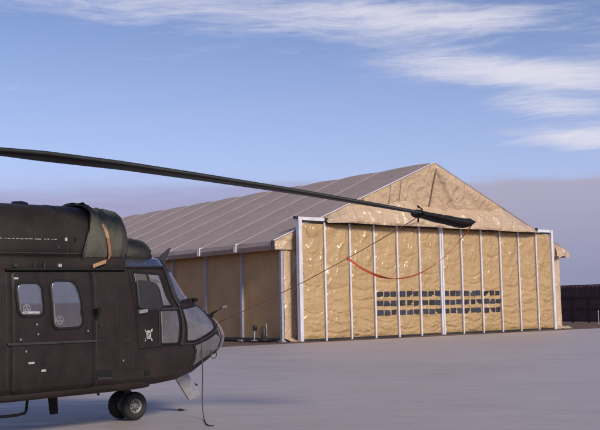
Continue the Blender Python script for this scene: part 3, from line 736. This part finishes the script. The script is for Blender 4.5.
for s in (-1, 1):
    g = MB(); g.loft([sect(-3.2, .12, .75, 1.0, 2), sect(-3.7, .3, .6, 1.2, 3), sect(-5.2, .3, .6, 1.2, 3), sect(-5.8, .1, .8, 1.1, 2)]); o = g.build('sponson', M['paint'], heli, True); o.location = (0, s * 1.05, 0)
    g = MB(); g.lathe([(.1, -.12), (.26, -.12), (.32, -.08), (.33, 0), (.32, .08), (.26, .12), (.1, .12)], 28, Matrix.Translation((-4.3, s * 1.35, .33)) @ Matrix.Rotation(pi / 2, 4, 'Z')); g.build('main_wheel', M['tyre'], heli, True)
    g = MB(); g.tube([(-4.3, s * 1.15, .33), (-4.3, s * 1.1, .8)], .06); g.build('main_strut', M['dark'], heli)
# roof fairing and engine cowling
g = MB(); g.loft([sect(-5.4, .90, 2.22, 2.50, 6), sect(-.66, .90, 2.22, 2.50, 6), sect(-.60, .88, 2.24, 2.48, 6)]); g.build('roof_fairing', M['cowl'], heli)
def cowl(x, w, zb, zt, n=3.0, k=40):
    out = []
    for i in range(k + 1):
        a = pi * i / k; c, s = cos(a), sin(a)
        out.append(Vector((x, w * math.copysign(abs(c) ** (2 / n), c), zb + (zt - zb) * abs(s) ** (2 / n))))
    return out
g = MB(); g.loft([cowl(-6.2, .4, 2.35, 2.9), cowl(-5.6, .75, 2.44, 3.15), cowl(-4.5, .84, 2.44, 3.24)] + [cowl(-4.5 + 3.2 * i / 12, .84, 2.44, 3.24 + .015 * min(1, i / 9)) for i in range(1, 13)] + [cowl(-.98, .82, 2.44, 3.24), cowl(-.7, .72, 2.44, 3.15)]); g.build('engine_cowling', M['cowl'], heli, True)
cs = lambda z: .84 * (1 - abs((z - 2.44) / .805) ** 3.0) ** (1 / 3.0)
for zz, nm in ((2.52, 'cowl_seam'),):
    g = MB(); g.box((-3.3, .842, zz), (4.0, .012, .012)); g.build(nm, M['dark'], heli)
for xx in (-1.55, -2.75):
    g = MB(); P = [Vector((xx, q.y * 1.006, 2.44 + (q.z - 2.44) * 1.006)) for q in cowl(xx, .84, 2.44, 3.252)]; g.ribbon(P, (.006, 0, 0), .004); g.build('cowl_seam', M['dark'], heli)
g = MB(); x = -2.55
while x < -1.72:
    l = random.choice((.03, .045, .02, .06)); yy = cs(2.71) + .004; g.box((x, yy, 2.71 + random.uniform(-.002, .002)), (l, .006, .009)); x += l + random.choice((.02, .03))
g.build('stencil_line', M['stencil'], heli)
for xx, zz, mm in ((-1.86 + .45, 2.715, 'black'), (-1.34 - .22, 2.715, 'stencil'), (-1.69, 2.60, 'dark')):
    g = MB(); g.box((xx, cs(zz) + .008, zz), (.035, .02, .045)); g.build('cowl_latch', M[mm], heli)
for xx in (-2.38, -1.71, -1.95, -2.1):
    g = MB(); g.box((xx, .915, 2.345), (.05, .04, .045) if xx > -1.8 or xx < -2.2 else (.02, .03, .08)); g.build('fairing_latch', M['post'] if xx == -1.71 else M['dark'], heli)
g = MB(); g.loft([sect(-1.92, .05, 3.22, 3.31, 4, 16), sect(-1.80, .05, 3.22, 3.32, 4, 16), sect(-1.70, .04, 3.22, 3.30, 4, 16)]); g.build('antenna', M['dark'], heli)
# glazed cockpit roof
for port in (False, True):
    patch([(-.50, 2.335), (.42, 2.335), (.6, 2.50), (-.50, 2.50)], .010, .01, 16, 16, port).build('roof_window', M['roofglass'], heli, True)
# wire cutter, wipers, pitot probes
g = MB(); g.hexa([(.56, -.012, 2.46), (.76, -.012, 2.42), (.76, .012, 2.42), (.56, .012, 2.46), (.835, -.008, 2.67), (.885, -.008, 2.685), (.885, .008, 2.685), (.835, .008, 2.67)]); g.build('wire_cutter', M['dark'], heli)
p0 = off(.98, 1.80, .01)
g = MB(); g.tube([p0 + Vector((-.16, .04, .0)), p0 + Vector((.0, .03, .03)), p0 + Vector((.12, -.02, -.01))], .014, 8); g.box(p0 + Vector((.06, .02, .015)), (.07, .06, .05)); g.build('wiper', M['black'], heli)
p0 = off(1.16, 1.56, .0)
g = MB(); g.tube([p0 + Vector((-.22, .10, .0)), p0 + Vector((-.04, .05, .01)), p0 + Vector((.04, .03, .04)), p0 + Vector((.14, .02, .07))], [.01, .016, .022, .012], 8); g.box(p0 + Vector((.0, .02, .0)), (.09, .06, .06)); pt = g.build('pitot_probe', M['black'], heli)
g = MB(); g.tube([p0 + Vector((.14, .02, .07)), p0 + Vector((.27, .0, .13))], .009, 8); g.tube([p0 + Vector((.27, .0, .13)), p0 + Vector((.36, .0, .14))], .017, 8, 1); g.build('probe_tip', [M['dark'], M['stencil']], pt)
# underside blades, step, gear door, nose gear
g = MB(); g.hexa([(-1.36, .02, .22), (-1.24, .02, .22), (-1.24, .05, .22), (-1.36, .05, .22), (-1.40, .02, .54), (-1.25, .02, .54), (-1.25, .05, .54), (-1.40, .05, .54)]); g.build('belly_antenna', M['black'], heli)
g = MB(); g.tube([(-.66, .2, .54), (-.655, .2, .46), (-.64, .2, .45)], .022, 8); g.build('drain_pipe', M['dark'], heli)
g = MB(); g.tube([(-2.75, .45, .32), (-2.1, .45, .315), (-1.99, .45, .33), (-1.965, .45, .38), (-1.95, .45, .54)], .02, 8); g.build('boarding_step', M['black'], heli)
Mg = Matrix.Rotation(radians(40), 3, 'Y')
g = MB(); rings = []
for q in range(7):
    s = q / 6; cx_, cz_ = lerp(.97, 1.285, s), lerp(.66, .225, s)
    rings.append([Vector((cx_ - .115, .06, cz_ - .03)), Vector((cx_, .10, cz_)), Vector((cx_ + .115, .07, cz_ + .045)), Vector((cx_ + .115, .03, cz_ + .045)), Vector((cx_, .05, cz_)), Vector((cx_ - .115, .02, cz_ - .03))])
g.loft(rings); gd = g.build('gear_door', M['silver'], heli)
g = MB(); g.tube([(1.10, .05, .62), (1.25, .05, .46), (1.34, .05, .42)], .016, 8); g.build('door_hinge', M['dark'], gd)
g = MB(); g.tube([(0, 0, .24), (0, 0, .62)], .045, 12); g.tube([(0, -.13, .225), (0, .13, .225)], .03, 12); g.tube([(.0, .05, .34), (-.16, .05, .58)], .02, 8); g.tube([(.05, 0, .44), (.10, 0, .38), (.05, 0, .30)], .018, 8); g.build('nose_strut', M['dark'], heli)
for s in (-1, 1):
    Mw = Matrix.Translation((0, s * .175, .22)) @ Matrix.Rotation(pi / 2, 4, 'Z')
    whl = empty('nose_wheel'); whl.parent = heli
    g = MB(); g.lathe([(.115, -.068), (.16, -.078), (.195, -.066), (.212, -.04), (.216, -.02), (.209, -.018), (.209, -.012), (.217, -.010), (.217, .010), (.209, .012), (.209, .018), (.216, .02), (.212, .04), (.195, .066), (.16, .078), (.115, .068), (.113, 0), (.115, -.068)], 40, Mw, cap=False); g.build('tyre', M['tyre'], whl, True)
    g = MB(); a = 1 if s > 0 else -1
    g.lathe([(.02, -.05), (.112, -.05), (.116, .05), (.105, .062), (.085, .03), (.05, .025), (.045, .055), (.02, .06)] if s > 0 else [(.02, -.06), (.045, -.055), (.05, -.025), (.085, -.03), (.105, -.062), (.116, -.05), (.112, .05), (.02, .05)], 32, Mw)
    g.build('rim', M['rim'], whl, True)
    g = MB()
    for k in range(8):
        an = 2 * pi * k / 8; g.box(Mw @ Vector((a * .034, .068 * cos(an), .068 * sin(an))), (.022, .012, .022))
    g.build('wheel_bolts', M['dark'], whl)

# main rotor
HX, HZ = -3.5, 3.9
hubw = w_(HX, 0, 3.95); hubw.z = HZ
g = MB(); g.loft([sect(-4.5, .5, 3.2, 3.3, 2.5), sect(-4.2, .55, 3.1, 3.5, 2.5), sect(-3.2, .5, 3.1, 3.5, 2.5), sect(-2.8, .3, 3.1, 3.3, 2.5)]); g.build('mast_fairing', M['cowl'], heli, True)
g = MB(); g.tube([(HX, 0, 3.2), (HX, 0, 4.1)], .09, 16); g.tube([(HX, 0, 3.82), (HX, 0, 4.02)], [.32, .30], 24); g.build('rotor_mast', M['dark'], heli, True)
RS = [.3, .9, 1.25, 1.85, 2.85, 3.94, 5.33, 6.47, 7.05, 7.72]; RZ = [3.90, 3.87, 3.845, 3.80, 3.675, 3.51, 3.29, 3.09, 2.985, 2.865]
AI = AM.inverted()
def blade_pt(az, r, c=0., h=0.):
    """point on a blade: r outboard, c along the chord (leading edge +), h normal"""
    z = interp(r, RS, RZ); d = Vector((cos(az), sin(az), 0)); cdir = Vector((sin(az), -cos(az), 0))
    pitch = radians(6) - radians(13) * r / 7.7
    return Vector((hubw.x, hubw.y, 0)) + d * r + cdir * (c * cos(pitch) + h * sin(pitch)) + Vector((0, 0, z + h * cos(pitch) + c * sin(pitch) * 1.0))
# cross-section of the blade (chordwise offset, height)
AF = [(.18, 0), (.165, .028), (.12, .047), (.02, .052), (-.2, .03), (-.42, .006), (-.42, -.004), (-.2, -.018), (.02, -.034), (.12, -.033), (.165, -.02)]
A0 = radians(8)
for q in range(4):
    az = A0 + q * pi / 2; g = MB(); rings = []
    for i in range(41):
        r = lerp(1.05, 7.72, i / 40); k = min(1, .35 + (r - 1.05) / 1.2)
        th = 1.05 - .50 * r / 7.7
        rings.append([AI @ blade_pt(az, r, c * (k if c < .1 else 1), h * th) for c, h in AF])
    g.loft(rings); g.build('rotor_blade', M['blade'], heli, True)
    g = MB(); g.tube([AI @ blade_pt(az, r) for r in (.2, .6, 1.15)], [.09, .075, .06], 10); g.build('blade_root', M['dark'], heli)

# ------------------------------------------------------------------ things on and around the helicopter
# canvas cover over the engine intakes
def cover(name, stations, hem, label, shear=0.):
    fx = stations[-1][0]
    root = empty(name, AM); tag(root, label, 'cover')
    g = MB(); rings = []
    for (x, w, zb, zt, n) in stations:
        r = cowl(x, w, zb, zt, n, 56); out = []
        for i, p in enumerate(r):
            a = pi * i / 56
            wr = .050 * ridge(p.x * 3.6 + p.z * 1.4 + .5 * fbm(p.x, p.z), a * .9, 4) + .026 * ridge(p.x * 8 - p.z * 2.4, a * 3.3, 7) + .02 * fbm(p.x * 4, p.y * 4, p.z * 4) - .01
            f_ = max(0, 1 - (p.z - zb) / (.22 * (zt - zb))); p = Vector((p.x, p.y * (1 - .09 * f_ * f_), p.z)); d = Vector((0, p.y, (p.z - zb) * .9)).normalized()
            sh = shear * (p.z - zb) / (zt - zb) * max(0, (fx - x) / (fx - stations[0][0]))
            out.append(p + d * (wr - .012) + Vector((sh, 0, 0)))
        rings.append(out)
    g.loft(rings, False, False)
    n = len(rings[0]); last = [Vector(q) for q in rings[-1]]
    cx_ = sum((q for q in last), Vector()) / n; cx_.x += .03
    g.add(last + [cx_], [(i, i + 1, n) for i in range(n - 1)])
    g.build('canvas', M['canvas'], root, True)
    g = MB(); x, w, zb, zt, nn = stations[0]
    g.tube([p + Vector((.03 * fbm(p.z * 4, p.y * 4) + (shear if shear else .0) * (p.z - zb) / (zt - zb), 0, 0)) for p in cowl(x + .01, w, zb, zt, nn, 40)], [hem * (.8 + .5 * noise.noise(p * 5)) for p in cowl(x, w, zb, zt, nn, 40)], 8); g.build('hem', M['armour'], root, True)
    return root
st = []
for i in range(44):
    s = i / 43; x = lerp(-1.36, -.40, s)
    fr = max(0, (s - .62) / .38)
    zt = lerp(3.285, 3.20, min(1, s / .6)) - .30 * fr ** 2.2; w = .885 - .27 * fr ** 2.2
    st.append((x, w, lerp(2.42, 2.49, s), zt, 2.9))
st += [(-.34, .55, 2.5, 2.80, 2.6), (-.3, .40, 2.5, 2.68, 2.4)]
ic = cover('intake_cover', st, .024, 'bulky green canvas cover wrapped over the engine intakes behind the cockpit roof', .34)
st = []
for i in range(12):
    s = i / 11; x = lerp(-.45, .12, s); fr = max(0, (s - .6) / .4)
    st.append((x, .66 - .16 * fr ** 2, 2.47, 2.775 - .10 * fr ** 2.2, 3.2))
st += [(.17, .38, 2.48, 2.60, 2.6)]
cover('intake_cover', st, .015, 'low green canvas cover lying on the cockpit roof ahead of the bulky one')
g = MB(); g.tube([(-1.22 + .9 * q / 14 + .0, .835 + .02 * sin(q * 1.7) - (.14 * (q / 14) ** 4), 2.475 + .012 * sin(q * 2.3)) for q in range(13)], .012, 8); g.build('draw_cord', M['armour'], ic, True)
g = MB(); g.ribbon([(-.93, .79, 2.96), (-.92, .86, 2.86), (-.915, .905, 2.74)], (.028, 0, 0), .006); g.build('strap', M['tan'], ic)
g = MB(); g.ribbon([(-.915, .905, 2.74), (-.91, .925, 2.62), (-.90, .93, 2.5), (-.93, .935, 2.43), (-1.0, .94, 2.39)], [(.022, 0, 0)] * 3 + [(.015, 0, .012)] * 2, .006); g.build('strap_dark', M['rope'], ic)
g = MB(); g.ribbon([(-.98, .945, 2.405), (-1.08, .955, 2.375), (-1.20, .955, 2.335)], (0, 0, .026), .006); g.build('strap', M['tan'], ic)

# padded sock on the blade tip
root = empty('blade_sock', Matrix.Translation(blade_pt(A0, 7.2)))
tag(root, 'black tie-down sock slipped over the drooping rotor blade tip', 'blade sock')
RI = root.matrix_world.inverted()
g = MB(); rings = []
for i in range(25):
    s = i / 24; r = lerp(7.03, 7.80, s); p = []
    dn = interp(s, [0, .06, .35, .70, .84, .93, 1], [.05, .06, .09, .11, .11, .08, .01]); tp = .035 if s < .96 else .015
    for q in range(24):
        a = 2 * pi * q / 24; cc, ss = cos(a), sin(a)
        c = -.13 + .345 * math.copysign(abs(cc) ** .7, cc); h = tp * max(0, ss) ** .6 - dn * max(0, -ss) ** .8
        p.append(RI @ (blade_pt(A0, r, c, h) + Vector((0, 0, .010 * fbm(r * 6, a * 2, 2)))))
    rings.append(p)
g.loft(rings); g.build('sleeve', M['black'], root, True)
g = MB(); g.tube([RI @ (blade_pt(A0, 7.04, -.13 + .36 * cos(2 * pi * q / 24), (.042 if sin(2 * pi * q / 24) > 0 else .065) * sin(2 * pi * q / 24))) for q in range(25)], .011, 8); g.build('hem', M['black'], root)
g = MB(); a_ = blade_pt(A0, 7.03, -.3, .02); b_ = blade_pt(A0, 7.02, .16, -.05)
g.tube([RI @ blade_pt(A0, 7.02, .02, .07), RI @ (blade_pt(A0, 7.0, .05, .10)), RI @ blade_pt(A0, 7.06, .10, .05)], .010, 6); g.build('buckle', M['black'], root)
g = MB(); g.tube([RI @ blade_pt(A0, 7.0, .1, -.02), RI @ blade_pt(A0, 6.97, .14, -.14)], .014, 6); g.build('toggle', M['black'], root)
tipw = blade_pt(A0, 7.79, .10, -.02)
ropeA = blade_pt(A0, 7.0, .12, -.05)
nose = w_(*off(1.25, 1.44, .02)); 
def sagline(a, b, sag, n=40): return [a.lerp(b, i / n) - Vector((0, 0, sag * 4 * (i / n) * (1 - i / n))) for i in range(n + 1)]
rp = sagline(ropeA, nose, .07)
g = MB(); g.tube(rp, .0058, 6); tag(g.build('tie_down_rope', M['rope'], None, True), 'thin brown tie-down rope from the blade sock down to the helicopter nose', 'rope')
j = rp[13]
g = MB(); pts = sagline(tipw, j, .52, 44); wd = []
for i, p in enumerate(pts):
    s = i / 44; tw = .5 + 2.4 * s + .8 * sin(s * 9); h = .011 if s < .52 else lerp(.013, .020, min(1, (s - .52) / .25))
    dd = Vector((0, sin(tw), cos(tw))); wd.append(tuple(dd * h))
g.ribbon(pts, wd, .003); g.tube([j + Vector((0, 0, .02)), j - Vector((0, 0, .035))], .02, 6)
tag(g.build('streamer', M['red']), 'slack red warning streamer looping from the blade tip to the rope', 'streamer')
# earth cable hanging from the nose
p0 = w_(*off(.57, 1.27, .012)); gx, gy = p0.x, p0.y
pts = [p0, p0 - Vector((0, 0, .25)), p0 + Vector((.012, -.004, -.6)), p0 + Vector((.0, 0, -.95)), Vector((gx + .01, gy - .02, .12)), Vector((gx + .03, gy - .10, .03)), Vector((gx + .07, gy - .35, .012)), Vector((gx + .13, gy - .75, .012)), Vector((gx + .2, gy - 1.0, .012)), Vector((gx + .27, gy - 1.0, .012))]
g = MB(); g.tube(pts, .0085, 6); tag(g.build('earthing_cable', M['cable'], None, True), 'thin dark cable hanging from the helicopter nose to the concrete', 'cable')
p1 = w_(*off(.86, 1.03, .02)); n1 = (AM.to_3x3() @ nrm(.86, 1.03)); g = MB()
ring = [p1 + Vector((.05 * cos(a), 0, -.06 + .06 * sin(a))) + n1 * .02 for a in [pi / 2 + 2 * pi * k / 16 for k in range(15)]]
g.tube(ring, .007, 6); o = g.build('nose_ring', M['dark'], None, True); o.parent = heli; o.matrix_parent_inverse = AI
# pebble on the apron
bm = bmesh.new(); bmesh.ops.create_icosphere(bm, subdivisions=3, radius=.042)
for v in bm.verts: v.co = Vector((v.co.x * 1.3, v.co.y, v.co.z * .5)) * (1 + .4 * noise.noise(v.co * 18))
me = bpy.data.meshes.new('stone'); bm.to_mesh(me); bm.free()
o = link('stone', me, M['dark'], None, True); o.location = (-2.05, 16.27, .02); tag(o, 'small dark stone lying on the concrete below the helicopter nose', 'stone')

# ------------------------------------------------------------------ light and sky
SUN_EL = radians(30); sd = Vector((V.x - .06 * U.x, V.y - .06 * U.y)).normalized()
SUN = Vector((sd.x * cos(SUN_EL), sd.y * cos(SUN_EL), sin(SUN_EL)))
sl = bpy.data.lights.new('sun', 'SUN'); sl.energy = 3.1; sl.angle = radians(12); sl.color = (1., .90, .76)
so = bpy.data.objects.new('sun', sl); COL.objects.link(so); so.rotation_euler = SUN.to_track_quat('Z', 'Y').to_euler()

wd = bpy.data.worlds.new('World'); scene.world = wd; wd.use_nodes = True
t = NT(wd.node_tree); bg = wd.node_tree.nodes['Background']; STR = .10
sky = t.node('ShaderNodeTexSky', sky_type='NISHITA'); sky.sun_disc = False; sky.sun_elevation = SUN_EL
sky.sun_rotation = atan2(SUN.x, SUN.y); sky.altitude = 300; sky.air_density = 1.0; sky.dust_density = .6; sky.ozone_density = 1.6
tc = t.node('ShaderNodeTexCoord'); sx = t.node('ShaderNodeSeparateXYZ'); t.l.new(tc.outputs['Generated'], sx.inputs[0])
X, Y, Z = sx.outputs
DEG = 180 / pi
el = t.math('MULTIPLY', t.math('ARCSINE', Z), DEG); az = t.math('MULTIPLY', t.math('ARCTAN2', X, Y), DEG)
cv = t.node('ShaderNodeCombineXYZ'); t.l.new(az, cv.inputs[0]); t.l.new(el, cv.inputs[1])
vec = cv.outputs[0]
# cirrus streaks: warped, strongly stretched noise fanning out to the right
wv = t.node('ShaderNodeTexNoise'); wv.inputs['Scale'].default_value = 1.; wv.inputs['Detail'].default_value = 3
t.l.new(t.mapping(vec, (.12, .30, 1)), wv.inputs['Vector'])
wadd = t.node('ShaderNodeVectorMath', operation='MULTIPLY_ADD'); t.l.new(wv.outputs['Color'], wadd.inputs[0]); wadd.inputs[1].default_value = (5., 1.5, 0); t.l.new(vec, wadd.inputs[2])
wvec = wadd.outputs[0]
n1 = t.noise(t.mapping(wvec, (.07, .50, 1), (0, 0, radians(-4))), 1.0, 8, .62, .2)
n2 = t.noise(t.mapping(wvec, (.19, 2.1, 1), (0, 0, radians(-6)), (3, 7, 0)), 1.0, 8, .68, .25)
n5 = t.noise(t.mapping(wvec, (1.1, 3.6, 1), (0, 0, radians(-9)), (1, 2, 0)), 1.0, 6, .7, .6)
def blob(ca, ce, wa, we, amp, sl=0.):
    da = t.math('SUBTRACT', az, ca)
    a = t.math('DIVIDE', da, wa); e = t.math('DIVIDE', t.math('SUBTRACT', t.math('SUBTRACT', el, ce), t.math('MULTIPLY', da, sl)), we)
    q = t.math('ADD', t.math('MULTIPLY', a, a), t.math('MULTIPLY', e, e))
    return t.math('MULTIPLY', t.math('POWER', 2.718, t.math('MULTIPLY', q, -1.)), amp)
bias = blob(-9, 17.4, 12, 1.3, .25)
for a in ((3, 17.0, 7, 1.3, .30, -.06), (10.5, 16.3, 5, .9, .36, -.05), (9.0, 14.0, 6.5, 1.2, .34, -.10), (14.5, 12.9, 5.5, .9, .43, -.14), (15.3, 11.2, 4.2, .7, .42, -.08), (16.6, 9.3, 4.2, .75, .60, -.05), (20, 14, 5, 2.0, .2), (-60, 22, 40, 6, .3), (60, 20, 35, 7, .3), (0, 30, 60, 7, .22)):
    bias = t.math('ADD', bias, blob(*a))
dens = t.math('ADD', t.math('ADD', t.math('ADD', t.math('MULTIPLY', n1, .55), t.math('MULTIPLY', n2, .62)), t.math('MULTIPLY', n5, .16)), bias)
cir = t.ramp(dens, .76, 1.30)
cloudc = (.76 / STR, .74 / STR, .84 / STR, 1)
skyc = t.mix(1., sky.outputs[0], (1.07, .99, 1.19, 1), 'MULTIPLY')
# pale lilac haze veil lower down
veil = t.ramp(el, 17, 6, 0., .50, False)
skyc = t.mix(veil, skyc, (.46 / STR, .53 / STR, .86 / STR, 1))
skyc = t.mix(t.math('MULTIPLY', cir, .92), skyc, cloudc)
# distant flat cloud bank
n3 = t.noise(t.mapping(vec, (.10, .5, 1), (0, 0, 0), (5, 1, 0)), 1.0, 5, .55, .3)
edge = t.math('ADD', el, t.math('ADD', t.math('MULTIPLY', t.math('SUBTRACT', n3, .5), 1.6), t.math('MULTIPLY', t.math('SUBTRACT', n2, .5), .9)))
bank = t.mix(t.ramp(az, -14, 6), t.ramp(edge, 8.3, 5.9), t.ramp(edge, 7.5, 6.8))
n4 = t.noise(t.mapping(vec, (.06, .9, 1), (0, 0, radians(3))), 1.0, 5, .6, .4)
bk_r = t.mix(t.ramp(el, 1.5, 6.6, 0, 1, False), (.275 / STR, .280 / STR, .430 / STR, 1), (.425 / STR, .402 / STR, .53 / STR, 1))
bk_l = t.mix(t.ramp(el, 1.5, 6.6, 0, 1, False), (.40 / STR, .385 / STR, .58 / STR, 1), (.365 / STR, .35 / STR, .56 / STR, 1))
bankc = t.mix(t.ramp(az, -6, 10), bk_l, bk_r)
bankc = t.mix(t.math('MULTIPLY', t.ramp(n4, .35, .7), .25), bankc, (.34 / STR, .33 / STR, .50 / STR, 1))
skyc = t.mix(t.math('MULTIPLY', bank, .93), skyc, bankc)
t.l.new(skyc, bg.inputs['Color']); bg.inputs['Strength'].default_value = STR

vs = scene.view_settings
scene.display_settings.display_device = 'sRGB'
vs.view_transform = 'Standard'; vs.look = 'None'; vs.exposure = 0; vs.gamma = 1; vs.use_curve_mapping = False
scene.render.engine = 'CYCLES'
